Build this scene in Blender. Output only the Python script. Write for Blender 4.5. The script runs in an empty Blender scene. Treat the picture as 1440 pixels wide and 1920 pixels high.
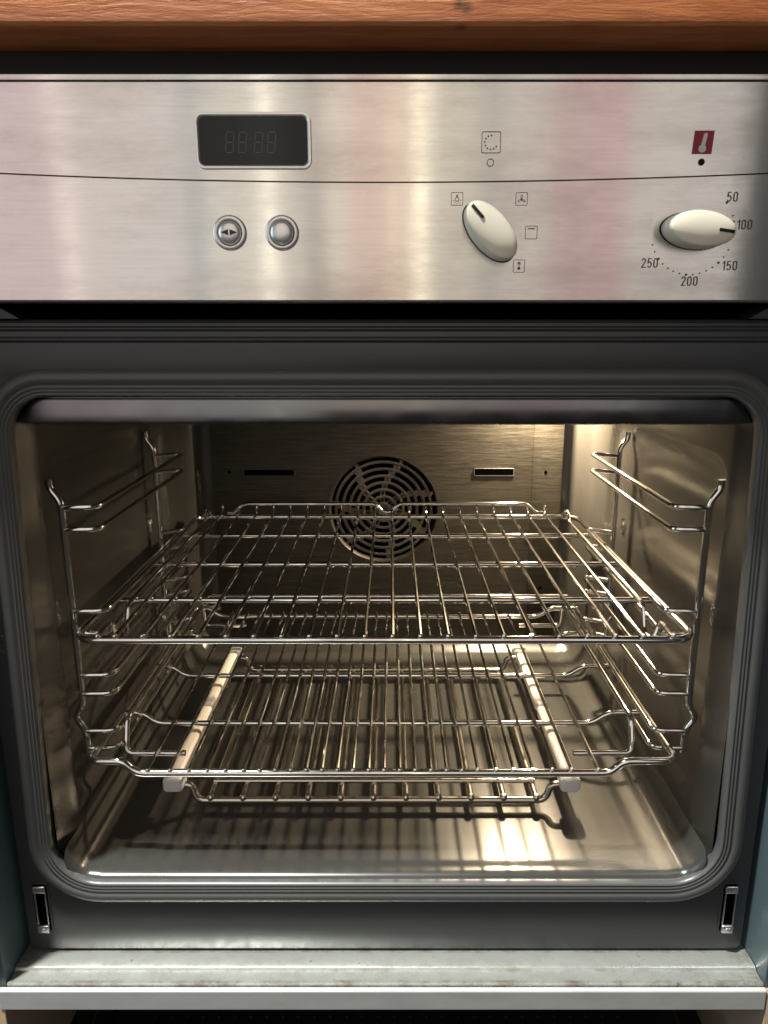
import bpy, math, random
from mathutils import Vector, Matrix

random.seed(7)
R = math.radians
S = bpy.context.scene
COL = S.collection

# ------------------------------------------------------------------ camera
# the oven's front frame is the plane y = 0, x = 0 is its middle, the lens sits at z = 0
cam_d = bpy.data.cameras.new('camera')
cam = bpy.data.objects.new('camera', cam_d)
COL.objects.link(cam)
cam.location = (0.0042, -0.477, 0.0)
cam.rotation_euler = (R(90 - 14.1), 0, 0)
cam_d.sensor_fit = 'VERTICAL'
cam_d.sensor_height = 24.0
cam_d.lens = 24.0 * 1400.0 / 1920.0
cam_d.shift_x = -13.0 / 1920.0
cam_d.clip_start = 0.02
cam_d.clip_end = 50
cam_d.dof.use_dof = True
cam_d.dof.focus_distance = 0.62
cam_d.dof.aperture_fstop = 14.0
S.camera = cam

# ------------------------------------------------------------------ world, lamps, exposure
W = bpy.data.worlds.new('World')
S.world = W
W.use_nodes = True
bg = W.node_tree.nodes['Background']
bg.inputs[0].default_value = (1.0, 0.93, 0.86, 1)
bg.inputs[1].default_value = 0.035

S.view_settings.view_transform = 'Standard'
S.view_settings.look = 'None'
S.view_settings.exposure = 0.0
S.view_settings.gamma = 1.0
S.render.engine = 'CYCLES'
S.cycles.use_denoising = True
S.cycles.max_bounces = 10
S.cycles.glossy_bounces = 8
S.cycles.diffuse_bounces = 5
S.cycles.sample_clamp_indirect = 6.0
S.cycles.blur_glossy = 0.4


def area(name, loc, rot, sx, sy, radiance, col):
    d = bpy.data.lights.new(name, 'AREA')
    d.shape = 'RECTANGLE'
    d.size, d.size_y = sx, sy
    d.energy = radiance * math.pi * sx * sy
    d.color = col
    o = bpy.data.objects.new(name, d)
    o.location = loc
    o.rotation_euler = rot
    COL.objects.link(o)
    return o


# light strips added behind the viewer, mirrored as upright bands in the brushed steel
YB, K = -2.02, 0.457
for u0, u1, lev, col in (
        (-320, 100, .72, (1.0, .82, .82)), (100, 132, 1.15, (1.0, .86, .80)), (132, 345, .76, (1.0, .92, .86)),
        (345, 380, .54, (.95, 1.0, .98)), (380, 494, .80, (1.0, .95, .84)), (494, 512, 2.0, (1.0, .95, .78)),
        (512, 574, .74, (1.0, .93, .82)), (574, 606, .52, (1.0, .92, .84)), (606, 655, .90, (1.0, .89, .76)),
        (655, 735, .86, (1.0, .77, .66)), (735, 744, 1.4, (1.0, .84, .64)), (744, 782, .88, (1.0, .80, .64)), (782, 804, 2.0, (1.0, .92, .70)), (804, 900, .74, (1.0, .92, .77)),
        (900, 945, .56, (1.0, .94, .84)), (945, 1040, .68, (1.0, .90, .80)), (1040, 1110, .62, (1.0, .76, .72)),
        (1110, 1185, .66, (1.0, .70, .70)), (1185, 1300, .66, (1.0, .93, .85)), (1300, 1408, .64, (1.0, .95, .88)),
        (1408, 1700, .05, (.8, .95, 1.0))):
    k = 0.0003015 * (K - YB - .02) / K
    xa, xb = (u0 - 733) * k, (u1 - 733) * k
    lo_z = -.40 if u1 <= 574 else -.14        # the added strips on the left reach lower, to brighten the ceiling lip
    area('added_band_light', ((xa + xb) / 2, YB, (lo_z + 2.5) / 2), (R(90), 0, 0), xb - xa, 2.5 - lo_z, lev * 1.0, col)

# a cool window to the left of the oven
area('left_window', (-1.75, -.50, .35), (R(90), 0, R(-90)), 1.0, 1.3, 2.2, (.72, .93, 1.0))

# ceiling lamp of the kitchen, above and just in front of the worktop's edge
area('ceiling_lamp', (-.50, -.262, 1.55), (0, 0, 0), .09, .09, 3600.0, (1.0, .99, .94))

# ------------------------------------------------------------------ materials
MATS = {}


def nt(name):
    m = bpy.data.materials.new(name)
    m.use_nodes = True
    t = m.node_tree
    b = t.nodes['Principled BSDF']
    return m, t, b


def N(t, typ, **kw):
    n = t.nodes.new(typ)
    for k, v in kw.items():
        if k.startswith('i_'):
            n.inputs[k[2:].replace('_', ' ')].default_value = v
        else:
            setattr(n, k, v)
    return n


def noise(t, scale, vec=None, detail=4.0, rough=.6, stretch=None):
    n = N(t, 'ShaderNodeTexNoise')
    n.inputs['Scale'].default_value = scale
    n.inputs['Detail'].default_value = detail
    n.inputs['Roughness'].default_value = rough
    tc = N(t, 'ShaderNodeTexCoord')
    if stretch:
        mp = N(t, 'ShaderNodeMapping')
        mp.inputs['Scale'].default_value = stretch
        t.links.new(tc.outputs['Object'], mp.inputs[0])
        t.links.new(mp.outputs[0], n.inputs['Vector'])
    else:
        t.links.new(tc.outputs['Object'], n.inputs['Vector'])
    return n.outputs['Fac']


def ramp(t, src, stops):
    r = N(t, 'ShaderNodeValToRGB')
    el = r.color_ramp.elements
    while len(el) < len(stops):
        el.new(.5)
    for e, (p, c) in zip(el, stops):
        e.position = p
        e.color = (c, c, c, 1) if isinstance(c, (int, float)) else tuple(c) + (1,)
    t.links.new(src, r.inputs[0])
    return r.outputs[0]


def bump(t, b, src, strength, dist=.001, prev=None):
    n = N(t, 'ShaderNodeBump')
    n.inputs['Strength'].default_value = strength
    n.inputs['Distance'].default_value = dist
    t.links.new(src, n.inputs['Height'])
    if prev is not None:
        t.links.new(prev, n.inputs['Normal'])
    t.links.new(n.outputs[0], b.inputs['Normal'])
    return n.outputs[0]


def mixc(t, fac, a, c):
    m = N(t, 'ShaderNodeMix', data_type='RGBA')
    t.links.new(fac, m.inputs[0])
    for sock, v in ((m.inputs[6], a), (m.inputs[7], c)):
        if isinstance(v, tuple):
            sock.default_value = v + (1,)
        else:
            t.links.new(v, sock)
    return m.outputs[2]


def plain(name, col, rough=.5, metal=0.0, spec=.5, ior=None):
    m, t, b = nt(name)
    b.inputs['Base Color'].default_value = tuple(col) + (1,)
    b.inputs['Roughness'].default_value = rough
    b.inputs['Metallic'].default_value = metal
    b.inputs['Specular IOR Level'].default_value = spec
    if ior:
        b.inputs['IOR'].default_value = ior
    nz = noise(t, 900, detail=2)
    bump(t, b, nz, .04, .0005)
    MATS[name] = m
    return m


def enamel(name, col, col2, r0, r1, grain=.10, ior=1.6, wob=0.0):
    """fired enamel: glossy, finely orange-peeled, with a thin film of wear"""
    m, t, b = nt(name)
    big = noise(t, 14, detail=6, rough=.65)
    t.links.new(mixc(t, ramp(t, big, ((.35, 0.0), (.68, 1.0))), col, col2), b.inputs['Base Color'])
    sm = noise(t, 9, detail=3)
    t.links.new(ramp(t, sm, ((.0, r0), (1.0, r1))), b.inputs['Roughness'])
    b.inputs['IOR'].default_value = ior
    if grain:
        bump(t, b, noise(t, 800, detail=1), grain, .0005)
    if wob:
        bump(t, b, noise(t, 22, detail=1), wob, .004)
    MATS[name] = m
    return m


enamel('cavity_enamel', (.033, .0315, .0285), (.039, .037, .034), .22, .28, 0, 1.75, .008)
enamel('frame_enamel', (.044, .046, .050), (.0445, .0465, .0505), .26, .32, 0, 1.5, .0)
enamel('floor_enamel', (.041, .0405, .038), (.048, .0475, .0445), .22, .28, .035, 1.65, .0)


def steel():
    m, t, b = nt('brushed_steel')
    b.inputs['Metallic'].default_value = 1
    streak = noise(t, 6, detail=8, rough=.7, stretch=(3.0, 1, 120.0))
    smear = noise(t, 9, detail=7, rough=.7, stretch=(1.1, 1, 3.6))
    base = mixc(t, ramp(t, streak, ((.3, 0.0), (.72, 1.0))), (.76, .725, .695), (.83, .795, .77))
    base = mixc(t, ramp(t, smear, ((.46, 0.0), (.70, .85))), base, (.67, .62, .585))
    t.links.new(base, b.inputs['Base Color'])
    t.links.new(ramp(t, smear, ((.35, .13), (.7, .20))), b.inputs['Roughness'])
    b.inputs['Anisotropic'].default_value = 1.0
    tg = N(t, 'ShaderNodeTangent', direction_type='RADIAL', axis='X')
    t.links.new(tg.outputs[0], b.inputs['Tangent'])
    n1 = bump(t, b, noise(t, 8, detail=6, stretch=(4, 1, 260)), .02, .0003)
    bump(t, b, noise(t, 12, detail=3, stretch=(1, 1, .5)), .05, .002, n1)
    MATS['brushed_steel'] = m


steel()


def chrome(name, c, r0, r1):
    m, t, b = nt(name)
    b.inputs['Metallic'].default_value = 1
    b.inputs['Base Color'].default_value = tuple(c) + (1,)
    nz = noise(t, 40, detail=3)
    t.links.new(ramp(t, nz, ((.35, r0), (.68, r1))), b.inputs['Roughness'])
    MATS[name] = m


chrome('chrome_wire', (.80, .78, .74), .05, .13)
chrome('dull_wire', (.62, .57, .50), .16, .24)
chrome('lip_metal', (.21, .21, .22), .16, .24)
chrome('satin_metal', (.72, .71, .71), .26, .38)


def back_steel():
    m, t, b = nt('greasy_back_steel')
    b.inputs['Metallic'].default_value = .85
    g = noise(t, 11, detail=9, rough=.76, stretch=(3.2, 1, 80))
    h = noise(t, 7, detail=6, rough=.7)
    base = mixc(t, ramp(t, g, ((.34, 0.0), (.7, 1.0))), (.034, .031, .026), (.092, .083, .068))
    base = mixc(t, ramp(t, h, ((.52, 0.0), (.75, .6))), base, (.024, .021, .017))
    t.links.new(base, b.inputs['Base Color'])
    t.links.new(ramp(t, g, ((.3, .34), (.7, .56))), b.inputs['Roughness'])
    n1 = bump(t, b, noise(t, 11, detail=8, stretch=(3.5, 1, 110)), .18, .0009)
    bump(t, b, noise(t, 30, detail=5, stretch=(1, 1, 4)), .20, .0015, n1)
    MATS['greasy_back_steel'] = m


back_steel()
chrome('fan_steel', (.17, .15, .125), .30, .42)


def oak():
    m, t, b = nt('oiled_oak')
    tc = N(t, 'ShaderNodeTexCoord')
    mp = N(t, 'ShaderNodeMapping')
    mp.inputs['Scale'].default_value = (9, 70, 70)
    t.links.new(tc.outputs['Object'], mp.inputs[0])
    wv = N(t, 'ShaderNodeTexNoise')
    wv.inputs['Scale'].default_value = 1.6
    wv.inputs['Detail'].default_value = 9
    wv.inputs['Roughness'].default_value = .62
    wv.inputs['Distortion'].default_value = .9
    t.links.new(mp.outputs[0], wv.inputs['Vector'])
    fine = noise(t, 34, detail=8, rough=.78, stretch=(2.2, 20, 20))
    base = mixc(t, ramp(t, wv.outputs['Fac'], ((.32, 0.0), (.66, 1.0))), (.46, .125, .035), (.74, .255, .080))
    base = mixc(t, ramp(t, fine, ((.56, 0.0), (.72, .65))), base, (.27, .085, .024))
    # two small dark knots
    for px, py, pz, rad in ((.0385, -.050, .1565, .0032), (.0425, -.050, .1550, .0026), (.0400, -.046, .1480, .0030)):
        vm = N(t, 'ShaderNodeVectorMath', operation='DISTANCE')
        vm.inputs[1].default_value = (px, py, pz)
        t.links.new(tc.outputs['Object'], vm.inputs[0])
        base = mixc(t, ramp(t, vm.outputs['Value'], ((rad * .6, .9), (rad, 0.0))), base, (.05, .022, .012))
    t.links.new(base, b.inputs['Base Color'])
    t.links.new(ramp(t, fine, ((.3, .34), (.7, .55))), b.inputs['Roughness'])
    n1 = bump(t, b, wv.outputs['Fac'], .5, .0016)
    bump(t, b, fine, .55, .0010, n1)
    MATS['oiled_oak'] = m


oak()


def ceramic():
    m, t, b = nt('scorched_ceramic')
    tc = N(t, 'ShaderNodeTexCoord')
    nz = noise(t, 26, detail=6, rough=.7, stretch=(1.6, .55, 1.6))
    base = mixc(t, ramp(t, nz, ((.50, 0.0), (.72, 1.0))), (.90, .85, .74), (.52, .25, .095))
    # the burn is worst on the middle of the sleeve, the end caps stay white
    sp = N(t, 'ShaderNodeSeparateXYZ')
    t.links.new(tc.outputs['Generated'], sp.inputs[0])
    mask = ramp(t, sp.outputs['Y'], ((.02, 0.0), (.25, .42), (.8, .42), (1.0, .1)))
    t.links.new(mixc(t, mask, (.80, .78, .76), base), b.inputs['Base Color'])
    b.inputs['Roughness'].default_value = .35
    bump(t, b, noise(t, 200), .08, .0008)
    MATS['scorched_ceramic'] = m


ceramic()
plain('white_ceramic', (.80, .79, .80), .30)
plain('knob_plastic', (.86, .81, .67), .34)
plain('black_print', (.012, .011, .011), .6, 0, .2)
plain('dark_recess', (.0006, .0006, .0006), .9, 0, 0)
plain('grey_print', (.055, .045, .040), .5)
plain('red_print', (.30, .020, .045), .45)
plain('white_print', (.75, .70, .72), .5)
plain('display_glass', (.014, .013, .012), .12, 0, .35)
plain('display_segment', (.13, .127, .12), .4)
plain('silver_button', (.92, .92, .91), .34, .75)
plain('seal_rubber', (.082, .086, .085), .36, 0, .6)
plain('dark_board', (.012, .011, .011), .7)
plain('teal_paint', (.075, .115, .130), .34)
plain('black_plastic', (.012, .013, .014), .45)
plain('tan_edge', (.50, .38, .24), .6)


def worn(name, col, dirt, rough, metal=0.0, amount=.66, scale=60.0):
    m, t, b = nt(name)
    a = noise(t, scale, detail=6, rough=.7)
    c2 = noise(t, scale * .3, detail=3)
    f = N(t, 'ShaderNodeMath', operation='MULTIPLY')
    t.links.new(ramp(t, a, ((amount, 0.0), (amount + .05, 1.0))), f.inputs[0])
    t.links.new(ramp(t, c2, ((.42, 0.0), (.58, 1.0))), f.inputs[1])
    film = mixc(t, ramp(t, noise(t, 25, detail=5, stretch=(1, 3, 3)), ((.35, 0.0), (.7, .5))), col,
                tuple(v * .75 for v in col))
    t.links.new(mixc(t, f.outputs[0], film, dirt), b.inputs['Base Color'])
    b.inputs['Metallic'].default_value = metal
    t.links.new(ramp(t, a, ((.3, rough), (.7, rough + .15))), b.inputs['Roughness'])
    bump(t, b, a, .12, .0008)
    MATS[name] = m


worn('galvanised', (.56, .59, .55), (.11, .065, .035), .22, .6, .635, 90)


def grime():
    # brown grime gathers along the strip's back and front edges and rusts its two ends
    m = MATS['galvanised']
    t = m.node_tree
    b = t.nodes['Principled BSDF']
    src = b.inputs['Base Color'].links[0].from_socket
    tc = N(t, 'ShaderNodeTexCoord')
    sp = N(t, 'ShaderNodeSeparateXYZ')
    t.links.new(tc.outputs['Object'], sp.inputs[0])
    ax = N(t, 'ShaderNodeMath', operation='ABSOLUTE')
    t.links.new(sp.outputs[0], ax.inputs[0])
    ends = ramp(t, ax.outputs[0], ((.255, 0.0), (.276, 1.0)))
    ysc = N(t, 'ShaderNodeMath', operation='MULTIPLY')
    ysc.inputs[1].default_value = -30.0
    t.links.new(sp.outputs[1], ysc.inputs[0])
    edge = ramp(t, ysc.outputs[0], ((.0, 1.0), (.10, 0.0), (.44, 0.0), (.50, .75), (.55, 0.1), (.72, 0.0), (.80, 1.0)))
    mx = N(t, 'ShaderNodeMath', operation='MAXIMUM')
    t.links.new(ends, mx.inputs[0])
    t.links.new(edge, mx.inputs[1])
    f = N(t, 'ShaderNodeMath', operation='MULTIPLY')
    t.links.new(mx.outputs[0], f.inputs[0])
    t.links.new(ramp(t, noise(t, 70, detail=7, rough=.75, stretch=(.6, 1, 1)), ((.46, 0.0), (.64, .72))), f.inputs[1])
    t.links.new(mixc(t, f.outputs[0], src, (.20, .125, .06)), b.inputs['Base Color'])


grime()
worn('white_laminate', (.56, .58, .57), (.35, .24, .16), .38, 0, .70, 80)
worn('beige_board', (.42, .33, .27), (.25, .18, .14), .55, 0, .66, 40)


# ------------------------------------------------------------------ geometry helpers
def org(o):
    v = Vector((0, 0, 0))
    while o is not None:
        v += o.location
        o = o.parent
    return v


class MB:
    def __init__(s):
        s.v, s.f = [], []

    def add(s, vs, fs):
        k = len(s.v)
        s.v += [tuple(p) for p in vs]
        s.f += [tuple(i + k for i in q) for q in fs]
        return s

    def loft(s, loops, closed=True, cap0=False, cap1=False):
        n = len(loops[0])
        vs = [p for lp in loops for p in lp]
        fs = []
        for j in range(len(loops) - 1):
            for i in range(n if closed else n - 1):
                a, b2 = j * n + i, j * n + (i + 1) % n
                fs.append((a, b2, b2 + n, a + n))
        if cap0:
            fs.append(tuple(range(n))[::-1])
        if cap1:
            fs.append(tuple((len(loops) - 1) * n + i for i in range(n)))
        return s.add(vs, fs)

    def box(s, x0, x1, y0, y1, z0, z1, bev=0.0):
        if bev <= 0:
            vs = [(x, y, z) for x in (x0, x1) for y in (y0, y1) for z in (z0, z1)]
            fs = [(0, 1, 3, 2), (4, 6, 7, 5), (0, 4, 5, 1), (2, 3, 7, 6), (0, 2, 6, 4), (1, 5, 7, 3)]
            return s.add(vs, fs)
        cx, cz, hx, hz = (x0 + x1) / 2, (z0 + z1) / 2, (x1 - x0) / 2, (z1 - z0) / 2
        lo = [rrect(cx, cz, hx - bev, hz - bev, bev * .3, y0, 3), rrect(cx, cz, hx - bev * .3, hz - bev * .3, bev * .8, y0 + bev * .3, 3),
              rrect(cx, cz, hx, hz, bev, y0 + bev, 3), rrect(cx, cz, hx, hz, bev, y1 - bev, 3),
              rrect(cx, cz, hx - bev, hz - bev, bev * .3, y1, 3)]
        return s.loft(lo, True, True, True)

    def tube(s, path, r, n=10, closed=False, cap=True):
        P = [Vector(p) for p in path]
        m = len(P)
        T = []
        for i in range(m):
            if closed:
                t = P[(i + 1) % m] - P[i - 1]
            else:
                t = P[min(i + 1, m - 1)] - P[max(i - 1, 0)]
            T.append(t.normalized())
        up = Vector((0, 0, 1)) if abs(T[0].z) < .9 else Vector((1, 0, 0))
        nrm = (up - T[0] * up.dot(T[0])).normalized()
        loops = []
        for i in range(m):
            nrm = (nrm - T[i] * nrm.dot(T[i])).normalized()
            bn = T[i].cross(nrm)
            loops.append([P[i] + nrm * (r * math.cos(a)) + bn * (r * math.sin(a))
                          for a in (2 * math.pi * k / n for k in range(n))])
        if closed:
            loops.append(loops[0])
        return s.loft(loops, True, cap and not closed, cap and not closed)

    def ball(s, c, r, n=8, m=5):
        lo = []
        for j in range(1, m):
            a = math.pi * j / m
            lo.append([(c[0] + r * math.sin(a) * math.cos(2 * math.pi * i / n), c[1] + r * math.sin(a) * math.sin(2 * math.pi * i / n),
                        c[2] + r * math.cos(a)) for i in range(n)])
        return s.loft(lo, True, True, True)

    def rot(s, fn):
        s.v = [tuple(fn(Vector(p))) for p in s.v]
        return s

    def build(s, name, mat, parent=None, smooth=True, angle=40, loc=None):
        me = bpy.data.meshes.new(name)
        k = org(parent) if loc is None else Vector((0, 0, 0))
        me.from_pydata([tuple(Vector(p) - k) for p in s.v], [], s.f)
        me.validate()
        import bmesh
        bm = bmesh.new()
        bm.from_mesh(me)
        bmesh.ops.recalc_face_normals(bm, faces=bm.faces)
        bm.to_mesh(me)
        bm.free()
        if smooth:
            for p in me.polygons:
                p.use_smooth = True
            me.set_sharp_from_angle(angle=R(angle))
        me.materials.append(MATS[mat])
        o = bpy.data.objects.new(name, me)
        if loc is not None:
            o.location = loc
        COL.objects.link(o)
        o.parent = parent
        return o


def rrect(cx, cz, hw, hh, r, y, seg=8, taper=0.0, sub=1, rt=None):
    """rounded rectangle in the xz plane at depth y; taper narrows the top"""
    r = max(min(r, hw - 1e-5, hh - 1e-5), 1e-5)
    pts = []
    rb = r
    for k, (sx, sz) in enumerate(((1, 1), (-1, 1), (-1, -1), (1, -1))):
        r = rt if (rt is not None and sz > 0) else rb
        for i in range(seg + 1):
            a = math.pi / 2 * (k + i / seg)
            pts.append((cx + sx * (hw - r) + r * math.cos(a), cz + sz * (hh - r) + r * math.sin(a)))
    out = []
    n = len(pts)
    for i in range(n):
        a, b2 = pts[i], pts[(i + 1) % n]
        d = math.hypot(a[0] - b2[0], a[1] - b2[1])
        q = sub if d > .05 else 1
        for j in range(q):
            f = j / q
            x, z = a[0] + (b2[0] - a[0]) * f, a[1] + (b2[1] - a[1]) * f
            x = cx + (x - cx) * (1 - taper * (z - (cz - hh)) / (2 * hh))
            out.append((x, y, z))
    return out


def fillet(pts, rad, seg=5):
    P = [Vector(p) for p in pts]
    out = [P[0]]
    for i in range(1, len(P) - 1):
        a, b2, c = P[i - 1], P[i], P[i + 1]
        d1, d2 = (a - b2), (c - b2)
        r = min(rad, d1.length * .48, d2.length * .48)
        p, q = b2 + d1.normalized() * r, b2 + d2.normalized() * r
        for k in range(seg + 1):
            t = k / seg
            out.append(p * (1 - t) ** 2 + b2 * 2 * t * (1 - t) + q * t ** 2)
    out.append(P[-1])
    return out


def closed_fillet(pts, rad, seg=5):
    P = list(pts)
    return fillet([P[-1]] + P + [P[0]], rad, seg)[1:-1]


def empty(name, loc, label, cat, group=None):
    o = bpy.data.objects.new(name, None)
    o.empty_display_size = .05
    o.location = loc
    COL.objects.link(o)
    o['label'] = label
    o['category'] = cat
    if group:
        o['group'] = group
    return o


def inst(src, parent, off):
    c = src.copy()
    COL.objects.link(c)
    c.parent = parent
    c.location = src.location + Vector(off)
    return c


def smooth01(t):
    t = min(1, max(0, t))
    return t * t * (3 - 2 * t)


def text_mesh(txt, size, x, y, z, name, mat, parent, sx=.8, extr=.0001, bev=0.0, shear=0.0, rot=0.0):
    cu = bpy.data.curves.new('txt', 'FONT')
    cu.body = txt
    cu.size = size
    cu.extrude = extr
    cu.bevel_depth = bev
    cu.align_x = 'CENTER'
    cu.align_y = 'CENTER'
    cu.resolution_u = 4
    tmp = bpy.data.objects.new('txt', cu)
    COL.objects.link(tmp)
    dg = bpy.context.evaluated_depsgraph_get()
    dg.update()
    me = bpy.data.meshes.new_from_object(tmp.evaluated_get(dg))
    bpy.data.objects.remove(tmp)
    k = org(parent)
    cr, sr = math.cos(rot), math.sin(rot)
    for v in me.vertices:
        a, b2, d = v.co
        a = a * sx + shear * b2
        a, b2 = a * cr - b2 * sr, a * sr + b2 * cr
        v.co = (x + a - k.x, y - d - k.y, z + b2 - k.z)
    me.materials.clear()
    me.materials.append(MATS[mat])
    me.name = name
    o = bpy.data.objects.new(name, me)
    COL.objects.link(o)
    o.parent = parent
    return o


def flat(pts, y, t=.00025):
    """a printed shape: outline (x, z) laid t proud of the steel"""
    m = MB()
    m.loft([[(p[0], y, p[1]) for p in pts], [(p[0], y - t, p[1]) for p in pts]], True, True, True)
    return m


def circ(cx, cz, r, n=16, a0=0.0):
    return [(cx + r * math.cos(a0 + 2 * math.pi * i / n), cz + r * math.sin(a0 + 2 * math.pi * i / n)) for i in range(n)]


def ring(m, cx, cz, hw, hh, r, w, y, t=.00025, seg=4):
    a, b2 = rrect(cx, cz, hw, hh, r, y, seg), rrect(cx, cz, hw - w, hh - w, r - w * .5, y, seg)
    f = lambda L, yy: [(p[0], yy, p[2]) for p in L]
    m.loft([f(a, y), f(a, y - t), f(b2, y - t), f(b2, y)], True)
    return m


def stroke(m, x0, z0, x1, z1, w, y, t=.00025):
    d = Vector((x1 - x0, z1 - z0)).normalized()
    n = Vector((-d.y, d.x)) * (w / 2)
    q = [(x0 + n.x, z0 + n.y), (x0 - n.x, z0 - n.y), (x1 - n.x, z1 - n.y), (x1 + n.x, z1 + n.y)]
    return m.loft([[(p[0], y, p[1]) for p in q], [(p[0], y - t, p[1]) for p in q]], True, True, True)


# ------------------------------------------------------------------ the oven
oven = empty('oven', (0, 0, -.468), 'built-in electric oven with steel control panel and grey enamel cavity, door removed', 'oven')
HZ, CZ = .18135, -.22515        # half height and middle height of the mouth
TAPER = .036


def mouth(off, y, seg=10, r=.036):
    return rrect(0, CZ, .2490 + off, HZ + off, max(.004, r + off), y, seg, TAPER, 10, max(.004, .026 + off))


# front frame: a pressed sheet with a rounded mouth
m = MB()
outer = lambda y, o=0.0: rrect(0, -.2325, .2745 + o, .2358 + o, .006, y, 10, 0, 10)
m.loft([mouth(.0005, .007), mouth(.0005, .004), mouth(.002, .0008), mouth(.004, 0), outer(0, -.002), outer(.0006, -.0006), outer(.003), outer(.03)], True)
frame = m.build('front_frame', 'frame_enamel', oven, angle=50)
for nm, z, w, d in (('bead', .0018, .0011, .0014), ('bead', -.0026, .0020, .0016), ('bead', -.0092, .0022, .0020)):
    # the two horizontal beads pressed in under the vent
    m = MB()
    prof = [(-d * math.sin(math.pi * i / 8), w * (i / 8 - .5) * 2) for i in range(9)]
    m.loft([[(x, .0004 + p[0], z + p[1]) for p in prof] for x in (-.2738, -.268, .268, .2738)], False)
    m.build(nm, 'frame_enamel', frame)
# shelf numbers embossed down the left side
for tx, z in (('3', -.2146), ('2', -.2675), ('1', -.3188)):
    text_mesh(tx, .020, -.2622, -.0003, z, 'shelf_number', 'frame_enamel', frame, .62, .0004, .0005)

# door gasket round the mouth: broad outer flange, then three fine lips
m = MB()
prof = [(.0166, .0), (.0162, -.0020), (.0140, -.0044), (.0105, -.0052), (.0078, -.0044), (.0068, -.0032), (.0064, -.0032), (.0056, -.0042), (.0048, -.0041),
        (.0042, -.0030), (.0039, -.0030), (.0032, -.0038), (.0025, -.0037), (.0020, -.0027), (.0017, -.0027), (.0010, -.0034), (.0003, -.0032), (-.0008, -.0012), (-.0010, .001), (-.0006, .006)]
m.loft([mouth(o + .0002, y) for o, y in prof], True)
gasket = m.build('door_gasket', 'seal_rubber', oven, angle=80)

# cavity liner: rounded box pulled back to y = .42 with a pressed panel in each side
ZT, ZB, XW, YB2 = -.0470, -.4045, .2450, .42


def liner_loop(y, shrink=0.0):
    cz, hh = (ZT + ZB) / 2, (ZT - ZB) / 2
    pts = rrect(0, cz, XW - shrink, hh - shrink, .022, y, 8, 0, 1)
    # resample the upright sides finely
    out = []
    n = len(pts)
    for i in range(n):
        a, b2 = pts[i], pts[(i + 1) % n]
        d = abs(a[2] - b2[2]) + abs(a[0] - b2[0])
        q = 1
        if d > .1:
            q = 56 if abs(a[0] - b2[0]) < 1e-4 else 12
        for j in range(q):
            f = j / q
            out.append((a[0] + (b2[0] - a[0]) * f, y, a[2] + (b2[2] - a[2]) * f))
    return out


def emboss(y, z):
    # rounded rectangle pressed outward in the side walls
    cy, cz, hy, hz, r = .175, -.2300, .138, .1330, .026
    dy, dz = abs(y - cy) - (hy - r), abs(z - cz) - (hz - r)
    d = math.hypot(max(dy, 0), max(dz, 0)) + min(max(dy, dz), 0) - r
    return .0060 * smooth01(.5 - d / .009)


m = MB()
loops = []
ys = [0.004 + .0025 * i for i in range(0, 30)] + [.079 + (.390 - .079) * i / 60 for i in range(0, 61)]
for y in ys:
    lp = []
    for x, yy, z in liner_loop(y):
        fl = .0056 * smooth01((y - .002) / .032) * min(1, abs(x) / XW)
        if abs(x) > XW - 1e-4:
            x += math.copysign(emboss(y, z), x)
        x -= math.copysign(fl, x)
        lp.append((x, yy, z))
    loops.append(lp)
for k in range(1, 7):
    a = math.pi / 2 * k / 6
    loops.append(liner_loop(.390 + .030 * math.sin(a), .0056 + .026 * (1 - math.cos(a))))
m.loft(loops, True)
liner = m.build('cavity_liner', 'cavity_enamel', oven, angle=60)

# floor pan laid over the liner's bottom, with a rolled front edge
m = MB()
yf = [(-.0005, -.4125), (.0006, -.4085), (.0028, -.4050), (.006, -.4032), (.009, -.4030), (.03, -.4032), (.38, -.4032), (.40, -.4005), (.412, -.392), (.4165, -.376)]
half = [0, .10, .18, .214, .219, .2225, .2265, .2315, .236, .2395]
rise = [0, 0, 0, 0, .0010, .0012, .0020, .0060, .0130, .0230]
L = []
for i, (y, z) in enumerate(yf):
    row = [(-h, y, z + r) for h, r in zip(half[::-1], rise[::-1])] + [(h, y, z + r) for h, r in zip(half[1:], rise[1:])]
    L.append(row)
m.loft(L, False)
m.build('floor_pan', 'floor_enamel', oven, angle=60)

# ceiling lip across the top of the mouth
m = MB()
prof = [(.030, -.0430), (.0062, -.0436), (.0042, -.0446), (.0040, -.0458), (.0052, -.0468), (.0036, -.0604), (.0040, -.0622), (.0070, -.0632), (.030, -.0625)]
for a in (1,):
    L = []
    for x, s, dy in ((-.2425, .95, .006), (-.2360, .98, .003), (-.2260, .99, .0012), (-.2100, 1, 0), (.2200, 1, 0), (.2310, .99, .0012), (.2380, .98, .003), (.2425, .95, .006)):
        L.append([(x, y + dy, -.046 + (z + .046) * s) for y, z in prof])
    m.loft(L, False, True, True)
m.build('ceiling_lip', 'lip_metal', oven, angle=50)

# back panel with two slots, screw holes and the fan cover
back = MB()
FX, FZ, FR = -.005, -.2195, .0640
hx, hz0, hz1 = .2115, -.395, -.066


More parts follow.
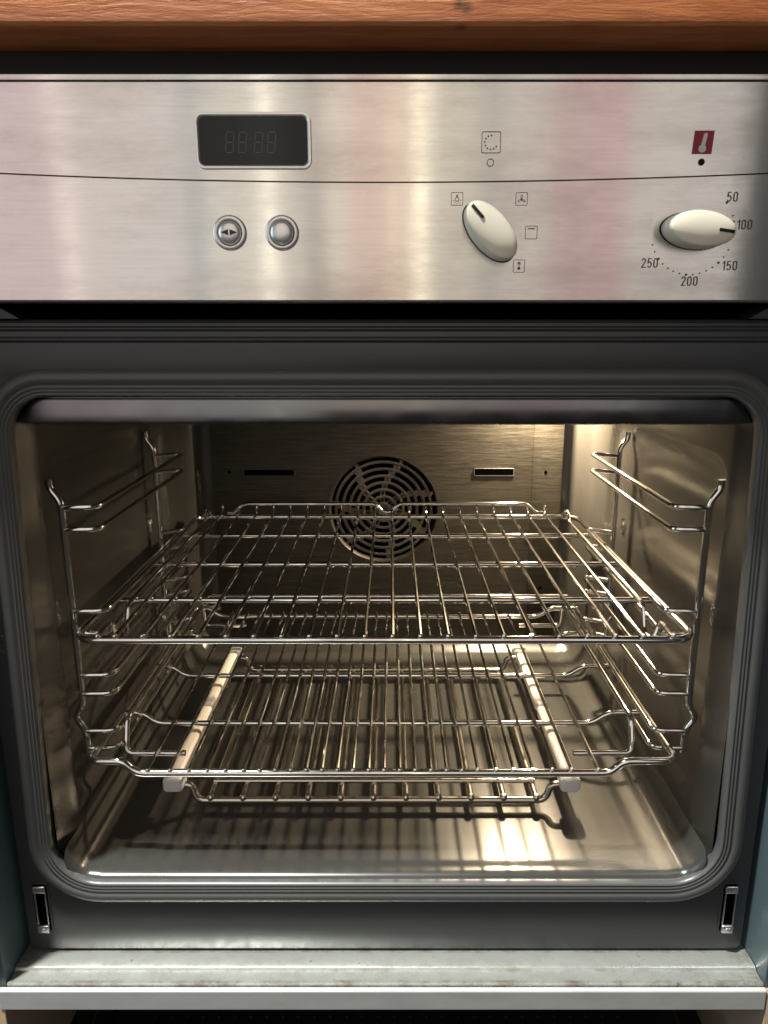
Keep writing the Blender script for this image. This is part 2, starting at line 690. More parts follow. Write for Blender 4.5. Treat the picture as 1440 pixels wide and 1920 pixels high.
def back_grid():
    # polar hole for the fan, then out to the rectangle
    n = 72
    c0 = [(FX + FR * math.cos(2 * math.pi * i / n), .4120, FZ + FR * math.sin(2 * math.pi * i / n)) for i in range(n)]
    c1 = [(FX + (FR + .0022) * math.cos(2 * math.pi * i / n), .4083, FZ + (FR + .0022) * math.sin(2 * math.pi * i / n)) for i in range(n)]

    def out(i):
        a = 2 * math.pi * i / n
        dx, dz = math.cos(a), math.sin(a)
        t = min(((hx - FX) / dx) if dx > 1e-6 else 9, ((-hx - FX) / dx) if dx < -1e-6 else 9,
                ((hz1 - FZ) / dz) if dz > 1e-6 else 9, ((hz0 - FZ) / dz) if dz < -1e-6 else 9)
        return (FX + dx * t, .4080, FZ + dz * t)
    o = [out(i) for i in range(n)]
    # snap the nearest samples to the corners
    for X in (-hx, hx):
        for Z in (hz0, hz1):
            j = min(range(n), key=lambda i: (o[i][0] - X) ** 2 + (o[i][2] - Z) ** 2)
            o[j] = (X, .4080, Z)
    o2 = [(p[0], .4150, p[2]) for p in o]
    back.loft([[(FX + FR * .995 * math.cos(2 * math.pi * i / n), .4170, FZ + FR * .995 * math.sin(2 * math.pi * i / n)) for i in range(n)], c0, c1, o, o2], True)


back_grid()
bp = back.build('back_panel', 'greasy_back_steel', oven, angle=30)
# flat strip down the right-hand edge, a second sheet lapped on the first
m = MB()
m.box(.1745, .2105, .4066, .4080, hz0 + .001, hz1 - .001, .0006)
m.build('edge_strip', 'greasy_back_steel', bp)
for x0, x1, z0, z1 in ((.1048, .1520, -.1766, -.1684), (-.1725, -.1125, -.1765, -.1700)):
    m = MB()
    cx, cz, hw, hh = (x0 + x1) / 2, (z0 + z1) / 2, (x1 - x0) / 2, (z1 - z0) / 2
    m.loft([rrect(cx, cz, hw + .0006, hh + .0006, .0012, .4078, 4), rrect(cx, cz, hw + .0004, hh + .0004, .0012, .4068, 4), rrect(cx, cz, hw, hh, .001, .4068, 4), rrect(cx, cz, hw, hh, .001, .4076, 4)], True)
    sl = m.build('slot', 'satin_metal' if x0 > 0 else 'greasy_back_steel', bp)  # left rim in darker steel: the shade at back left put into its material
    flat([(p[0], p[2]) for p in rrect(cx, cz, hw, hh, .001, 0, 4)], .4078, .0006).build('slot_opening', 'dark_recess', bp)
for x, z, r in ((.1905, -.1725, .0019), (.1905, -.320, .0019), (-.1905, -.1725, .0019)):
    flat(circ(x, z, r, 14), .4065, .0004).build('screw_hole', 'dark_recess', bp)
flat([(.1690, -.2580), (.1768, -.2570), (.1755, -.2480), (.1700, -.2480)], .4078, .0006).build('square_hole', 'dark_recess', bp)

# fan cover
m = MB()
m.loft([[(FX + r * math.cos(2 * math.pi * i / 48), y, FZ + r * math.sin(2 * math.pi * i / 48)) for i in range(48)] for r, y in ((.0655, .4172), (.001, .4176))], True)
fan = m.build('fan_cover', 'dark_recess', oven)
for k in range(8):
    r = .0585 - k * .0086
    if r < .006:
        break
    w, n = .0020, 64
    m = MB()
    sec = [(-w, .0), (-w * .8, -.0014), (0, -.0018), (w * .8, -.0014), (w, 0), (0, .001)]
    yb = .4145
    L = [[(FX + (r + dr) * math.cos(2 * math.pi * i / n), yb + dy, FZ + (r + dr) * math.sin(2 * math.pi * i / n)) for i in range(n)] for dr, dy in sec]
    m.loft(L + [L[0]], True)
    m.build('ring', 'fan_steel', fan)
for q in range(7):
    # stepped, spiralling spokes that carry the rings
    m = MB()
    for k in range(7):
        r1, r0 = .0650 - k * .0086, .0585 - (k + 1) * .0086 + .0010
        r1 = min(r1, .0650)
        r0 = max(r0, .002)
        a = 2 * math.pi * q / 7 + .32 + .085 * k
        hw = .0026
        ca, sa = math.cos(a), math.sin(a)
        prof = [(-hw, .4150), (-hw * .8, .4131), (hw * .8, .4131), (hw, .4150)]
        L = [[(FX + rr * ca - o * sa, y, FZ + rr * sa + o * ca) for o, y in prof] for rr in (r0, r1)]
        m.loft(L, True, True, True)
    m.build('spoke', 'fan_steel', fan, angle=30)

# oven lamp in the roof at the back right
m = MB()
m.loft([[(.176 + r * math.cos(2 * math.pi * i / 24), .380 + r * math.sin(2 * math.pi * i / 24), z) for i in range(24)] for r, z in ((.026, -.0465), (.026, -.0500), (.022, -.0510), (.021, -.0480))], True)
lampring = m.build('lamp_socket', 'satin_metal', oven)
ld = bpy.data.lights.new('oven_lamp', 'AREA')
ld.shape = 'DISK'
ld.size = .018
ld.energy = 6.6
ld.color = (1.0, .79, .52)
lo = bpy.data.objects.new('oven_lamp', ld)
lo.rotation_euler = (R(4), R(-4), 0)
lo.location = Vector((.172, .384, -.0555)) - org(oven)
COL.objects.link(lo)
lo.parent = oven

# vent slot under the panel
m = MB()
m.box(-.2745, .2745, .030, .034, .0005, .020)
m.build('vent_recess', 'dark_recess', oven)
for sx in (-1, 1):
    m = MB()
    q = [(sx * .2735, .0035), (sx * .2240, .0035), (sx * .2300, .0070), (sx * .2400, .0124), (sx * .2735, .0124)]
    m.loft([[(p[0], -.004, p[1]) for p in q], [(p[0], .02, p[1]) for p in q]], True, True, True)
    m.build('vent_end', 'frame_enamel', oven)

# hinge slots low on the frame
for sx in (-1, 1):
    sh = lambda z: sx * (.2610 if sx < 0 else .2600) + 0 * z
    x = sx * .2605
    m = MB()
    ring(m, x, -.4295, .0066, .0225, .003, .0011, .0001, .0008)
    h = m.build('hinge_slot', 'frame_enamel', oven)
    flat([(p[0], p[2]) for p in rrect(x, -.4295, .0056, .0214, .0022, 0, 4)], -.0002, .0003).build('slot_opening', 'dark_recess', h)
    m = MB()
    m.box(x - .0046, x + .0046, -.0030, -.0006, -.4150, -.4092, .0008)
    m.build('hinge_clip', 'satin_metal', h)
    m = MB()
    m.box(x - .0044, x + .0044, -.0034, -.0006, -.4505, -.4438, .0010)
    m.box(x - .0016, x + .0022, -.0044, -.0034, -.4488, -.4452, .0004)
    m.build('hinge_clip', 'satin_metal', h)
    for dx in (-.0042, .0036):
        m = MB()
        m.box(x + dx, x + dx + .0009, -.0018, -.0006, -.4436, -.4152)
        m.build('hinge_edge', 'satin_metal', h)

# control panel
YP = -.020
m = MB()
prof = [(.010, .0124), (-.0175, .0124), (-.0193, .0128), (YP, .0140), (YP, .1296), (-.0196, .1301), (-.0190, .1304), (-.0196, .1307), (-.0198, .1312), (-.0198, .1335), (-.0190, .1341), (.010, .1341)]
m.loft([[(x, y, z) for y, z in prof] for x in (-.2745, -.15, 0, .15, .2745)], False, True, True)
cp = m.build('control_panel', 'brushed_steel', oven, angle=25)
# engraved curved line
m = MB()
L = []
for i in range(49):
    x = -.2740 + .548 * i / 48
    z = .0783 + .0047 * (x / .2175) ** 2
    L.append([(x, YP + .0001, z - .00042), (x, YP - .0003, z - .00034), (x, YP - .0003, z + .00034), (x, YP + .0001, z + .00042)])
m.loft(L, False)
m.build('engraved_line', 'black_print', cp)
m = MB()
m.box(-.2744, .2744, -.0199, -.0188, .13015, .13065)
m.build('panel_joint', 'black_print', cp)

YQ = YP - .0001
# clock display
cx, cz, hw, hh = -.0729, .0998, .0302, .0124
m = MB()
f = lambda o, y, r: rrect(cx, cz, hw + o, hh + o, r, y, 6)
m.loft([f(.0024, YP + .0002, .005), f(.0023, YP - .0010, .0048), f(.0020, YP - .0015, .0042), f(.0009, YP - .0016, .0036), f(.0005, YP - .0012, .0034), f(0, YP - .0002, .0032)], True)
disp = m.build('clock_display', 'silver_button', oven)
flat([(p[0], p[2]) for p in f(.0003, 0, .0034)], YP, .0004).build('display_glass', 'display_glass', disp)
for i, dx in enumerate((-.0118, -.0046, .0044, .0116)):
    m = MB()
    x0, z0, w, h = cx - .0015 + dx, cz - .0008, .0021, .0052
    sk = .10
    y = YP - .00045
    pt = lambda a, b2: (x0 + a * w + b2 * h * sk, z0 + b2 * h)
    for (a, b2), (c, d) in (((-.85, 1), (.85, 1)), ((-.85, 0), (.85, 0)), ((-.85, -1), (.85, -1)), ((-1, .08), (-1, .92)), ((1, .08), (1, .92)), ((-1, -.92), (-1, -.08)), ((1, -.92), (1, -.08))):
        p, q = pt(a, b2), pt(c, d)
        stroke(m, p[0], p[1], q[0], q[1], .00042, y, .0001)
    m.build('clock_digit', 'display_segment', disp, smooth=False)
m = MB()
for dz in (-.0018, .0018):
    m.add(flat(circ(cx - .0016, cz - .0008 + dz, .0004, 8), YP - .00045, .0001).v, [])
    k = len(m.v) - 16
    m.f += [tuple(range(k, k + 8))[::-1], tuple(range(k + 8, k + 16))]
m.build('clock_colon', 'display_segment', disp, smooth=False)

# push buttons
for i, x in enumerate((-.0886, -.0585)):
    z = .0512
    cc = lambda r, y: [(x + r * math.cos(2 * math.pi * k / 40), y, z + r * math.sin(2 * math.pi * k / 40)) for k in range(40)]
    m = MB()
    m.loft([cc(.0098, YP + .0002), cc(.0097, YP - .0010), cc(.0093, YP - .0016), cc(.0088, YP - .00185), cc(.0078, YP - .0021), cc(.0073, YP - .0019), cc(.0070, YP - .0004)], True)
    b = m.build('push_button', 'silver_button', oven, angle=60)
    m = MB()
    m.loft([cc(.0072, YP - .0003), cc(.0060, YP - .0005)], True)
    m.build('button_gap', 'black_print', b)
    m = MB()
    y1 = YP - (.0022 if i else .0014)
    m.loft([cc(.0066, YP - .0003), cc(.0066, y1), cc(.0061, y1 - .0008), cc(.0045, y1 - .0015), cc(.0022, y1 - .0019), cc(.0001, y1 - .0020)], True, False, True)
    m.build('button_cap', 'silver_button', b, angle=70)
    if i == 0:
        for s in (-1, 1):
            flat([(x + s * .00045, z - .0017), (x + s * .00045, z + .0017), (x + s * .0047, z)], y1 - .0013, .0010).build('arrow_mark', 'grey_print', b)


# oval knobs
def knob(name, x, z, ang, a, b2, depth, label):
    ca, sa = math.cos(ang), math.sin(ang)

    def el(sa_, sb_, y, shift=0.0):
        out = []
        for k in range(48):
            t = 2 * math.pi * k / 48
            p, q = a * sa_ * math.cos(t) + shift, b2 * sb_ * math.sin(t)
            out.append((x + p * ca - q * sa, y, z + p * sa + q * ca))
        return out
    m = MB()
    m.loft([el(.96, 1.02, YP + .0002), el(1.0, 1.08, YP - .0010), el(1.0, 1.07, YP - depth * .55), el(.985, 1.03, YP - depth * .84), el(.965, .99, YP - depth * .90),
            el(.93, .93, YP - depth * .925), el(.80, .76, YP - depth * .965), el(.5, .45, YP - depth * 1.0), el(.15, .12, YP - depth * 1.01)], True, False, True)
    kn = m.build(name, 'knob_plastic', oven, angle=60)
    kn['label'] = label
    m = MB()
    m.loft([el(1.04, 1.12, YP - .0001), el(1.04, 1.12, YP - .0004), el(.98, 1.04, YP - .0005)], True, False, False)  # black collar round the knob's foot: contact shadow put in as colour
    m.build('knob_contact_shade', 'black_print', kn)
    m = MB()
    L = []
    for p, q in ((.42, 1.003), (.50, 1.0), (.65, .982), (.80, .965), (.90, .935)):
        y = YP - depth * q - .0004
        c0 = (x + a * p * ca, z + a * p * sa)
        w = .00085
        L.append([(c0[0] - w * -sa, y + .0008, c0[1] - w * ca), (c0[0] - w * -sa, y, c0[1] - w * ca), (c0[0] + w * -sa, y, c0[1] + w * ca), (c0[0] + w * -sa, y + .0008, c0[1] + w * ca)])
    m.loft(L, True, True, True)
    m.build('pointer_mark', 'black_print', kn, smooth=False)
    return kn


def pxz(u, v):
    """photo pixel on the panel's face to metres (the panel is nearly square to the lens)"""
    c, s = math.cos(R(14.1)), math.sin(R(14.1))
    Y = .477 + YP
    r = (v - 960) / 1400
    h = Y * (s + r * c) / (c - r * s)
    w = Y * c + h * s
    return .0042 + (u - 733) / 1400 * w, -h


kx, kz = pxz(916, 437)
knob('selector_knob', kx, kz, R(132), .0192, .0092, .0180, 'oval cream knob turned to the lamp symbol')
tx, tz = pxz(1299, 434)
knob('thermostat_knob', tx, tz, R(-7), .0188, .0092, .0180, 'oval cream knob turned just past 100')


def sym(u, v):
    return pxz(u, v)


# icons printed beside the selector
x, z = sym(857, 373)
m = MB(); ring(m, x, z, .0034, .0035, .0006, .00025, YQ)
flat_b = flat(circ(x, z - .0001, .0012, 14), YQ)
m2 = MB(); ring(m2, x, z - .0002, .0012, .0012, .0012, .00028, YQ)
m.add(m2.v, m2.f)
q = flat([(x - .0005, z + .0011), (x + .0005, z + .0011), (x + .0004, z + .0022), (x - .0004, z + .0022)], YQ); m.add(q.v, q.f)
for a in (-20, -55, -90, -125, -160):
    ca, sa = math.cos(R(a)), math.sin(R(a))
    stroke(m, x + .0017 * ca, z - .0002 + .0017 * sa, x + .0024 * ca, z - .0002 + .0024 * sa, .00022, YQ)
m.build('lamp_symbol', 'grey_print', cp, smooth=False)
x, z = sym(978, 373)
m = MB(); ring(m, x, z, .0034, .0035, .0006, .00025, YQ)
for a in (90, 210, 330):
    ca, sa = math.cos(R(a)), math.sin(R(a))
    P = []
    for k in range(14):
        t = 2 * math.pi * k / 14
        p, q = .0014 + .0011 * math.cos(t), .0006 * math.sin(t)
        P.append((x + p * ca - q * sa, z - .0003 + p * sa + q * ca))
    P2 = []
    for k in range(14):
        t = 2 * math.pi * k / 14
        p, q = .0014 + .0008 * math.cos(t), .00034 * math.sin(t)
        P2.append((x + p * ca - q * sa, z - .0003 + p * sa + q * ca))
    for A, B in ((P, P2),):
        m.loft([[(p[0], YQ, p[1]) for p in A], [(p[0], YQ - .00025, p[1]) for p in A], [(p[0], YQ - .00025, p[1]) for p in B], [(p[0], YQ, p[1]) for p in B]], True)
q = flat(circ(x, z - .0003, .0005, 10), YQ); m.add(q.v, q.f)
m.build('fan_symbol', 'grey_print', cp, smooth=False)
x, z = sym(996, 436)
m = MB(); ring(m, x, z, .0035, .0036, .0006, .00025, YQ)
stroke(m, x - .0021, z + .0021, x + .0021, z + .0021, .0005, YQ)
m.build('grill_symbol', 'grey_print', cp, smooth=False)
x, z = sym(973, 499)
m = MB(); ring(m, x, z, .0034, .0036, .0006, .00025, YQ)
for a in (0, 45, 90, 135):
    ca, sa = .0012 * math.cos(R(a)), .0012 * math.sin(R(a))
    stroke(m, x - ca, z + .0015 - sa, x + ca, z + .0015 + sa, .00022, YQ)
q = flat([(x, z + .0001)] + [(x + .0008 * math.cos(t), z - .0013 + .0008 * math.sin(t)) for t in (R(30), R(-10), R(-50), R(-90), R(-130), R(-170), R(-210))], YQ); m.add(q.v, q.f)
m.build('defrost_symbol', 'grey_print', cp, smooth=False)
x, z = sym(921, 267)
m = MB(); ring(m, x, z, .0054, .0056, .0009, .00032, YQ)
for k in range(9):
    a = R(88 + k * 29.5)
    q = flat(circ(x + .0036 * math.cos(a), z + .0036 * math.sin(a), .00046, 10), YQ); m.add(q.v, q.f)
m.build('function_symbol', 'grey_print', cp, smooth=False)
x, z = sym(919.5, 305)
m = MB(); ring(m, x, z, .0020, .0021, .0020, .00036, YQ, .00025, 8)
m.build('indicator_ring', 'grey_print', cp, smooth=False)
x, z = sym(1318.5, 267)
m = flat([(x - .0059, z - .0060), (x + .0051, z - .0060), (x + .0058, z + .0060), (x - .0052, z + .0060)], YQ)
th = m.build('temperature_symbol', 'red_print', cp, smooth=False)
m = MB()
ax, az = x + .0009, z + .0043
bx_, bz_ = x - .0004, z - .0030
stroke(m, bx_, bz_, ax, az - .0006, .0021, YQ - .00026, .0004)
for c_, r_ in (((ax, az - .0006), .00105), ((bx_, bz_ - .0003), .0021)):
    q = flat(circ(c_[0], c_[1], r_, 14), YQ - .00026, .00042); m.add(q.v, q.f)
m.build('thermometer_mark', 'white_print', th, smooth=False)
x, z = sym(1315, 304)
flat(circ(x, z, .00185, 18), YQ).build('indicator_lamp', 'black_print', cp, smooth=False)

# temperature scale
def ribbon(m, pts, w, y, t=.00025):
    L, n = [], len(pts)
    for i, p in enumerate(pts):
        a, b2 = pts[max(i - 1, 0)], pts[min(i + 1, n - 1)]
        d = Vector((b2[0] - a[0], b2[1] - a[1])).normalized()
        nx, nz = -d.y * w / 2, d.x * w / 2
        L.append([(p[0] + nx, y, p[1] + nz), (p[0] + nx, y - t, p[1] + nz), (p[0] - nx, y - t, p[1] - nz), (p[0] - nx, y, p[1] - nz)])
    m.loft(L, True, True, True)


def arc(cx, cz, rx, rz, a0, a1, n=10):
    return [(cx + rx * math.cos(R(a0 + (a1 - a0) * i / n)), cz + rz * math.sin(R(a0 + (a1 - a0) * i / n))) for i in range(n + 1)]


def digits(txt, x, z, h, w):
    """upright narrow sans figures"""
    gap = w * .40
    adv = [w * .62 if c == '1' else w for c in txt]
    px = x - (sum(adv) + gap * (len(txt) - 1)) / 2
    m, y, k = MB(), YQ, .00056
    for c, a in zip(txt, adv):
        hw, hh, cx = a / 2 - k / 2, h / 2 - k / 2, px + a / 2
        if c == '0':
            o = [(cx + p[0], z + p[1]) for p in arc(0, hh - hw, hw, hw, 0, 180, 8) + arc(0, -(hh - hw), hw, hw, 180, 360, 8)]
            ribbon(m, o + [o[0]], k, y)
        elif c == '1':
            ribbon(m, [(cx + hw, z - h / 2), (cx + hw, z + h / 2)], k, y)
            ribbon(m, [(cx + hw, z + hh), (cx - hw, z + hh * .55)], k * .85, y)
        elif c == '2':
            o = arc(cx, z + hh * .52, hw, hh * .48, 180, -25, 12) + [(cx + hw * .3, z - hh * .1), (cx - hw, z - hh)]
            ribbon(m, o, k, y)
            ribbon(m, [(cx - hw - k * .4, z - hh), (cx + hw + k * .4, z - hh)], k, y)
        else:
            ribbon(m, [(cx + hw, z + hh), (cx - hw * .75, z + hh), (cx - hw * .95, z + hh * .02)], k, y)
            ribbon(m, arc(cx - hw * .08, z - hh * .38, hw * 1.08, hh * .62, 150, -150, 14), k, y)
        px += a + gap
    m.build('scale_number', 'grey_print', cp, smooth=False)


rr = .0238
big = {50: 41, 100: 6.5, 150: -46, 200: -94, 250: -141}
for T, a in big.items():
    flat(circ(tx + rr * math.cos(R(a)), tz + rr * math.sin(R(a)), .00068, 10), YQ).build('scale_dot', 'grey_print', cp, smooth=False)
for a in (21, 13.5, -25, -36, -56, -65.5, -75, -84.5, -103.5, -113, -122, -131.5, -152, -162):
    flat(circ(tx + rr * math.cos(R(a)), tz + rr * math.sin(R(a)), .00044, 8), YQ).build('scale_dot', 'grey_print', cp, smooth=False)
for T, u, v in ((50, 1373.5, 369), (100, 1396, 421), (150, 1368, 498), (200, 1292.5, 527), (250, 1218, 493)):
    x, z = pxz(u, v)
    digits(str(T), x, z, .0053, .0025)

# ------------------------------------------------------------------ side runners hooked on the cavity walls
PY, QY = .048, .266        # front and rear post
levels = (-.1285, -.1452, -.2085, -.2262, -.2608, -.2764, -.3082, -.3232)


def runner_rack(sx, label):
    t = empty('shelf_runner', (sx * .236, .157, -.322), label, 'oven rack rail', 'wire shelf rails on the cavity walls')
    xp = sx * .2345
    for y in (PY, QY):
        m = MB()
        zt = -.108 if y == PY else -.104
        pts = [(xp + sx * .0070, y, zt), (xp + sx * .0070, y, zt - .007), (xp, y, zt - .016), (xp, y, -.286), (xp + sx * .0075, y, -.2965), (xp, y, -.3065), (xp, y, -.3270)]
        m.tube(fillet(pts, .006, 4), .0027, 12)
        m.build('post', 'chrome_wire', t)
    for z in levels:
        m = MB()
        xr = sx * .2095
        pts = [(xp - sx * .002, PY, z), (xr, PY, z), (xr, QY - .0 + .006, z), (xp - sx * .002, QY + .006, z)]
        pts = [(xp, PY - .0005, z), (xr, PY, z), (xr, QY + .014, z), (xp, QY - .0005, z)]
        pts = fillet(pts, .009, 5)
        m.tube(pts, .00205, 9)
        m.build('runner_wire', 'chrome_wire', t)
    for y, z in ((PY - .004, -.2085), (QY + .004, -.203)):
        # round clip that holds the rail on the wall
        m = MB()
        L = []
        for r, dx in ((.001, -.0004), (.0036, -.0004), (.0050, .0006), (.0052, .0030), (.0045, .0085)):
            L.append([(sx * (.2430 + dx), y + r * .65 * math.cos(2 * math.pi * k / 16), z + r * 1.9 * math.sin(2 * math.pi * k / 16)) for k in range(16)])
        m.loft(L, True, True, False)
        m.build('wall_clip', 'chrome_wire', t)
    return t


runner_rack(-1, 'chrome wire shelf rail on the dim left wall of the oven')
runner_rack(1, 'chrome wire shelf rail on the brightly lit right wall of the oven')

# ------------------------------------------------------------------ upper shelf
UZ = -.2195
up = empty('oven_shelf', (0, .197, UZ), 'upper chrome wire oven shelf with a notched raised rail along its back', 'oven shelf', 'wire shelves in the oven')
m = MB()
m.tube(closed_fillet([(-.2245, .020, UZ), (.2235, .020, UZ), (.2235, .374, UZ), (-.2245, .374, UZ)], .020, 7), .0030, 12, True)
m.build('frame_wire', 'chrome_wire', up, angle=80)
for y in (.1004, .1948, .2938):
    m = MB()
    m.tube([(-.2225, y, UZ - .0003), (.2215, y, UZ - .0003)], .0025, 10)
    m.build('cross_bar', 'chrome_wire', up)
# rear rail with the dip in its middle
m = MB()
RY, RZ = .3735, UZ + .0150
m.tube(fillet([(-.1880, RY + .003, UZ + .0042), (-.1800, RY + .003, UZ + .0042), (-.1690, RY + .003, RZ), (-.0145, RY + .003, RZ), (-.0050, RY + .003, UZ + .005), (.0050, RY + .003, UZ + .005), (.0130, RY + .003, RZ),
                (.1640, RY + .003, RZ), (.1750, RY + .003, UZ + .0042), (.1830, RY + .003, UZ + .0042)], .006, 4), .0024, 10)
m.build('back_rail', 'chrome_wire', up)
rung_z = UZ + .0038
xs = [-.1930 + .01985 * i for i in range(20)]
mm = MB()
mm.tube(fillet([(0, .0192, UZ + .0036), (0, .060, rung_z), (0, .368, rung_z), (0, .3735, rung_z + .003), (0, .3740, RZ - .001)], .004, 3), .00145, 8)
mm.ball((0, .0182, UZ + .0036), .0019, 8, 5)
proto = None
for x in xs:
    if proto is None:
        mm.rot(lambda p: p + Vector((xs[0], 0, 0)))
        proto = mm.build('rung', 'chrome_wire', up)
    else:
        inst(proto, up, (x - xs[0], 0, 0))
for sx in (-1, 1):
    # outermost wire with its two anti-tip notches
    m = MB()
    x = sx * .2055
    m.tube(fillet([(x, .0192, UZ + .0036), (x, .046, UZ + .0036), (x, .056, UZ - .0165), (x, .0745, UZ - .0165), (x, .083, UZ + .0036), (x, .338, UZ + .0036), (x, .345, UZ + .013), (x, .356, UZ + .013), (x, .364, UZ + .0036), (x, .374, UZ + .0036)], .005, 4), .00175, 8)
    m.ball((x, .0182, UZ + .0036), .0021, 8, 5)
    m.build('notched_wire', 'chrome_wire', up)

# ------------------------------------------------------------------ lower shelf, dropped between its side wires
LZ, LE = -.3285, -.3185
low = empty('oven_shelf', (0, .185, LZ), 'lower chrome wire oven shelf with a dropped grid and closely spaced bars', 'oven shelf', 'wire shelves in the oven')
xl, xr = -.2225, .2195


def drop(y, r, name, x0=xl, x1=xr, yz=0.0):
    m = MB()
    m.tube(fillet([(x0, y, LE), (-.2060, y, LE), (-.1945, y, LZ), (.1745, y, LZ), (.1880, y, LE), (x1, y, LE)], .0075, 5), r, 12)
    m.build(name, 'chrome_wire', low)


m = MB()
m.tube(fillet([(-.2060, .022, LE), (xl, .022, LE), (xl, .335, LE), (xl + .03, .335, LE)], .012, 6), .0028, 12)
m.build('side_wire', 'chrome_wire', low)
m = MB()
m.tube(fillet([(.1900, .022, LE), (xr, .022, LE), (xr, .335, LE), (xr - .03, .335, LE)], .012, 6), .0028, 12)
m.build('side_wire', 'chrome_wire', low)
m = MB()
m.tube(fillet([(-.2070, .022, LE), (-.1985, .022, LE), (-.1880, .022, LZ), (.1700, .022, LZ), (.1790, .022, LE), (.1930, .022, LE)], .0075, 5), .0030, 12)
m.build('front_wire', 'chrome_wire', low)
for y in (.0945, .183, .262):
    drop(y, .0023, 'cross_bar')
drop(.3340, .0026, 'back_wire')
m = MB()
m.tube(fillet([(-.2140, .3440, LE + .001), (-.2060, .3440, LE + .011), (.2120, .3440, LE + .011), (.2200, .3440, LE + .001)], .006, 4), .0027, 10)
m.build('back_rail', 'chrome_wire', low)
rx = [-.1841, -.1651, -.1508, -.1364, -.1223, -.1078] + [-.0956 + .01185 * i for i in range(15)] + [.0850, .0990, .1125, .1275, .1435, .1615]
rx = [-.1790, -.1620, -.1480, -.1340, -.1203, -.1065] + [-.0945 + .01172 * i for i in range(15)] + [.0835, .0965, .1110, .1255, .1400, .1600]
proto = None
for x in rx:
    if proto is None:
        mm = MB()
        mm.tube([(x, .0212, LZ + .0036), (x, .10, LZ + .0036), (x, .25, LZ + .0036), (x, .3345, LZ + .0036)], .00135, 8)
        mm.ball((x, .0202, LZ + .0036), .0019, 8, 5)
        mm.ball((x, .3350, LZ + .0036), .0017, 8, 5)
        proto = mm.build('rung', 'chrome_wire', low)
    else:
        inst(proto, low, (x - rx[0], 0, 0))
for sx in (-1, 1):
    # raised guard wire along each side, its ends turned in as short bars under the grid
    xo, xi = (-.2045, -.158) if sx < 0 else (.1945, .148)
    m = MB()
    m.tube(fillet([(xi, .0480, LZ + .0005), (xo, .0480, LZ + .0005), (xo, .0560, LE + .0165), (xo, .2985, LE + .0165), (xo, .3060, LZ + .0005), (xi, .3060, LZ + .0005)], .0065, 5), .0024, 10)
    m.build('guard_wire', 'chrome_wire', low)

# ------------------------------------------------------------------ roasting trivet on the oven floor
FL = -.4030
tv = empty('roasting_trivet', (0, .2, FL), 'low wire roasting grid with scorched white ceramic side bars on the oven floor', 'roasting rack')
tz0 = FL + .0090
xL, xR = -.1800, .1560
hzv = FL + .0270
for y in (.082, .3300):
    m = MB()
    m.tube(fillet([(xL + .006, y, hzv - .003), (xL + .0150, y, hzv - .003), (xL + .0185, y, tz0), (xR - .0200, y, tz0), (xR - .0160, y, hzv - .003), (xR - .006, y, hzv - .003)], .008, 6), .0030, 12)
    m.build('end_bar', 'dull_wire', tv)
for y, zz in ((.1010, tz0 + .0058), (.3180, tz0 + .0058)):
    m = MB()
    m.tube([(-.1510, y, zz), (.1300, y, zz)], .0023, 10)
    m.build('cross_bar', 'dull_wire', tv)
tr = [-.1495 + .02775 * i for i in range(11)]
proto = None
for x in tr:
    if proto is None:
        mm = MB()
        mm.tube([(x, .0815, tz0 + .0030), (x, .15, tz0 + .0026), (x, .27, tz0 + .0026), (x, .3300, tz0 + .0030)], .0024, 9)
        mm.ball((x, .0812, tz0 + .0031), .0033, 9, 6)
        mm.ball((x, .3302, tz0 + .0031), .0030, 9, 6)
        proto = mm.build('rung', 'dull_wire', tv)
    else:
        inst(proto, tv, (x - tr[0], 0, 0))
for x, s in ((xL, -1), (xR, 1)):
    # side bar: a rod sleeved in two lengths of ceramic, capped at the front
    m = MB()
    m.tube([(x, .080, hzv - .001), (x, .336, hzv - .001)], .0030, 8)
    m.build('side_rod', 'dull_wire', tv)
    for y0, y1 in ((.0900, .2020), (.2050, .3300)):
        m = MB()
        L = []
        for y, k in ((y0, .70), (y0 + .002, .92), (y0 + .006, 1), (y1 - .006, 1), (y1 - .002, .92), (y1, .70)):
            L.append([(p[0], y, p[2]) for p in rrect(x, hzv + .0008, .0058 * k, .0056 * k, .0034 * k, y, 4)])
        m.loft(L, True, True, True)
        m.build('ceramic_sleeve', 'scorched_ceramic', tv)
    for y0, y1 in ((.0745, .0900), (.3302, .3400)):
        m = MB()
        L = []
        for y, k in ((y0, .72), (y0 + .0015, .94), (y0 + .004, 1), (y1 - .0015, 1), (y1 - .0003, .92)):
            L.append([(p[0], y, p[2]) for p in rrect(x - s * .0006, hzv, .0086 * k, .0068 * k, .0040 * k, y, 5)])
        m.loft(L, True, True, True)
        m.build('end_cap', 'white_ceramic', tv)

# ------------------------------------------------------------------ kitchen unit round the oven
top = MB()
prof = [(.30, .1470), (-.0440, .1470), (-.0478, .1475), (-.0496, .1490), (-.0500, .1520), (-.0500, .1800), (-.047, .1850), (.30, .1850)]
top.loft([[(x, y, z) for y, z in prof] for x in (-.60, -.3, -.1, .1, .3, .60)], False, True, True)
o = top.build('worktop', 'oiled_oak', None, angle=30)
o['label'] = 'oiled oak kitchen worktop edge above the oven'
o['category'] = 'worktop'

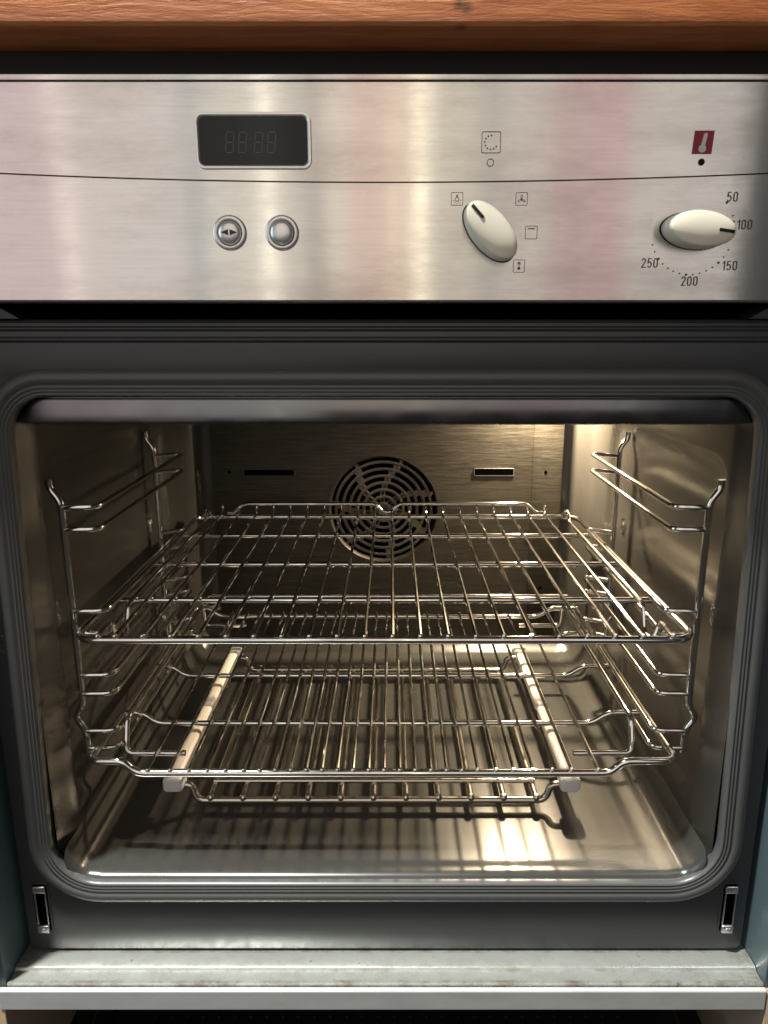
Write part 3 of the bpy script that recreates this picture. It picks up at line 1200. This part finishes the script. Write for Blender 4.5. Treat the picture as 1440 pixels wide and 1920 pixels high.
unit = empty('oven_cabinet', (0, 0, -.62), 'kitchen cabinet carcass with teal sides and white front rail holding the oven', 'cabinet')
m = MB()
m.box(-.2745, .2745, -.0135, .012, .1352, .1465)
m.build('top_rail', 'dark_board', unit)
for s in (-1, 1):
    m = MB()
    x0, x1 = sorted((s * .2790, s * .2960))
    m.box(x0, x1, -.0290, .45, -.4735, .1465, .0008)
    m.build('side_panel', 'teal_paint', unit)
    m = MB()
    x0, x1 = sorted((s * .2795, s * .2965))
    m.box(x0, x1, -.0310, .45, -.62, -.4740, .0008)
    m.build('lower_side', 'beige_board', unit)
    m = MB()
    x0, x1 = sorted((s * .2797, s * .2963))
    m.box(x0, x1, -.0335, -.0312, -.62, -.4740, .0006)
    m.build('edge_band', 'tan_edge', unit)
    m = MB()
    L = []
    for r, dx in ((.0046, 0), (.0046, .0008), (.0036, .0013), (.0005, .0014)):
        L.append([(s * (.2794 - dx), -.008 + r * .8 * math.cos(2 * math.pi * k / 16), -.5080 + r * 1.3 * math.sin(2 * math.pi * k / 16)) for k in range(16)])
    m.loft(L, True, False, True)
    m.build('hole_plug', 'white_laminate', unit)
# stepped metal strip that the oven stands on
m = MB()
prof = [(.020, -.4700), (-.0006, -.4697), (-.0030, -.4690), (-.0140, -.4688), (-.0156, -.4694), (-.0168, -.4710), (-.0182, -.4713), (-.0252, -.4712), (-.0262, -.4703), (-.0280, -.4702), (-.0288, -.4712), (-.0290, -.478)]
m.loft([[(x, y, z) for y, z in prof] for x in (-.2785, -.27, -.1, .1, .27, .2785)], False)
m.build('metal_strip', 'galvanised', unit, angle=25)
m = MB()
m.box(-.2830, .2790, -.0340, -.0295, -.4890, -.4718, .0010)
m.build('front_rail', 'white_laminate', unit, angle=12)
m = MB()
m.box(-.2790, .2790, -.0285, .45, -.4885, -.4790)
m.build('shelf_board', 'beige_board', unit)
m = MB()
m.box(-.2790, .2790, .43, .445, -.62, -.4890)
m.build('back_board', 'dark_board', unit)
m = MB()
m.box(-.2790, .2790, -.0280, .43, -.62, -.600)
m.build('bottom_board', 'dark_board', unit)

# black dimpled tray in the open compartment below
tray = empty('drawer_tray', (0, .10, -.60), 'black dimpled plastic tray in the dark compartment under the oven', 'tray')
m = MB()
rr2 = lambda o, z, r=.02: [(p[0], .16 + p[2], z) for p in rrect(0, 0, .232 + o, .175 + o, r, 0, 5)]
m.loft([rr2(.004, -.599), rr2(.006, -.548), rr2(.003, -.545), rr2(0, -.548), rr2(-.004, -.565), rr2(-.012, -.568), rr2(-.06, -.568), rr2(-.09, -.568)], True, False, True)
m.build('tray_body', 'black_plastic', tray, angle=50)
m = MB()
for i in range(30):
    for j in range(4):
        x, y = -.195 + .0135 * i, .012 + .02 * j
        m.loft([[(x + r * math.cos(2 * math.pi * k / 8), y + r * math.sin(2 * math.pi * k / 8), z) for k in range(8)] for r, z in ((.0022, -.568), (.0016, -.5668), (.0005, -.5664))], True, False, True)
dm = m.build('dimples', 'black_plastic', tray)
dm['kind'] = 'stuff'
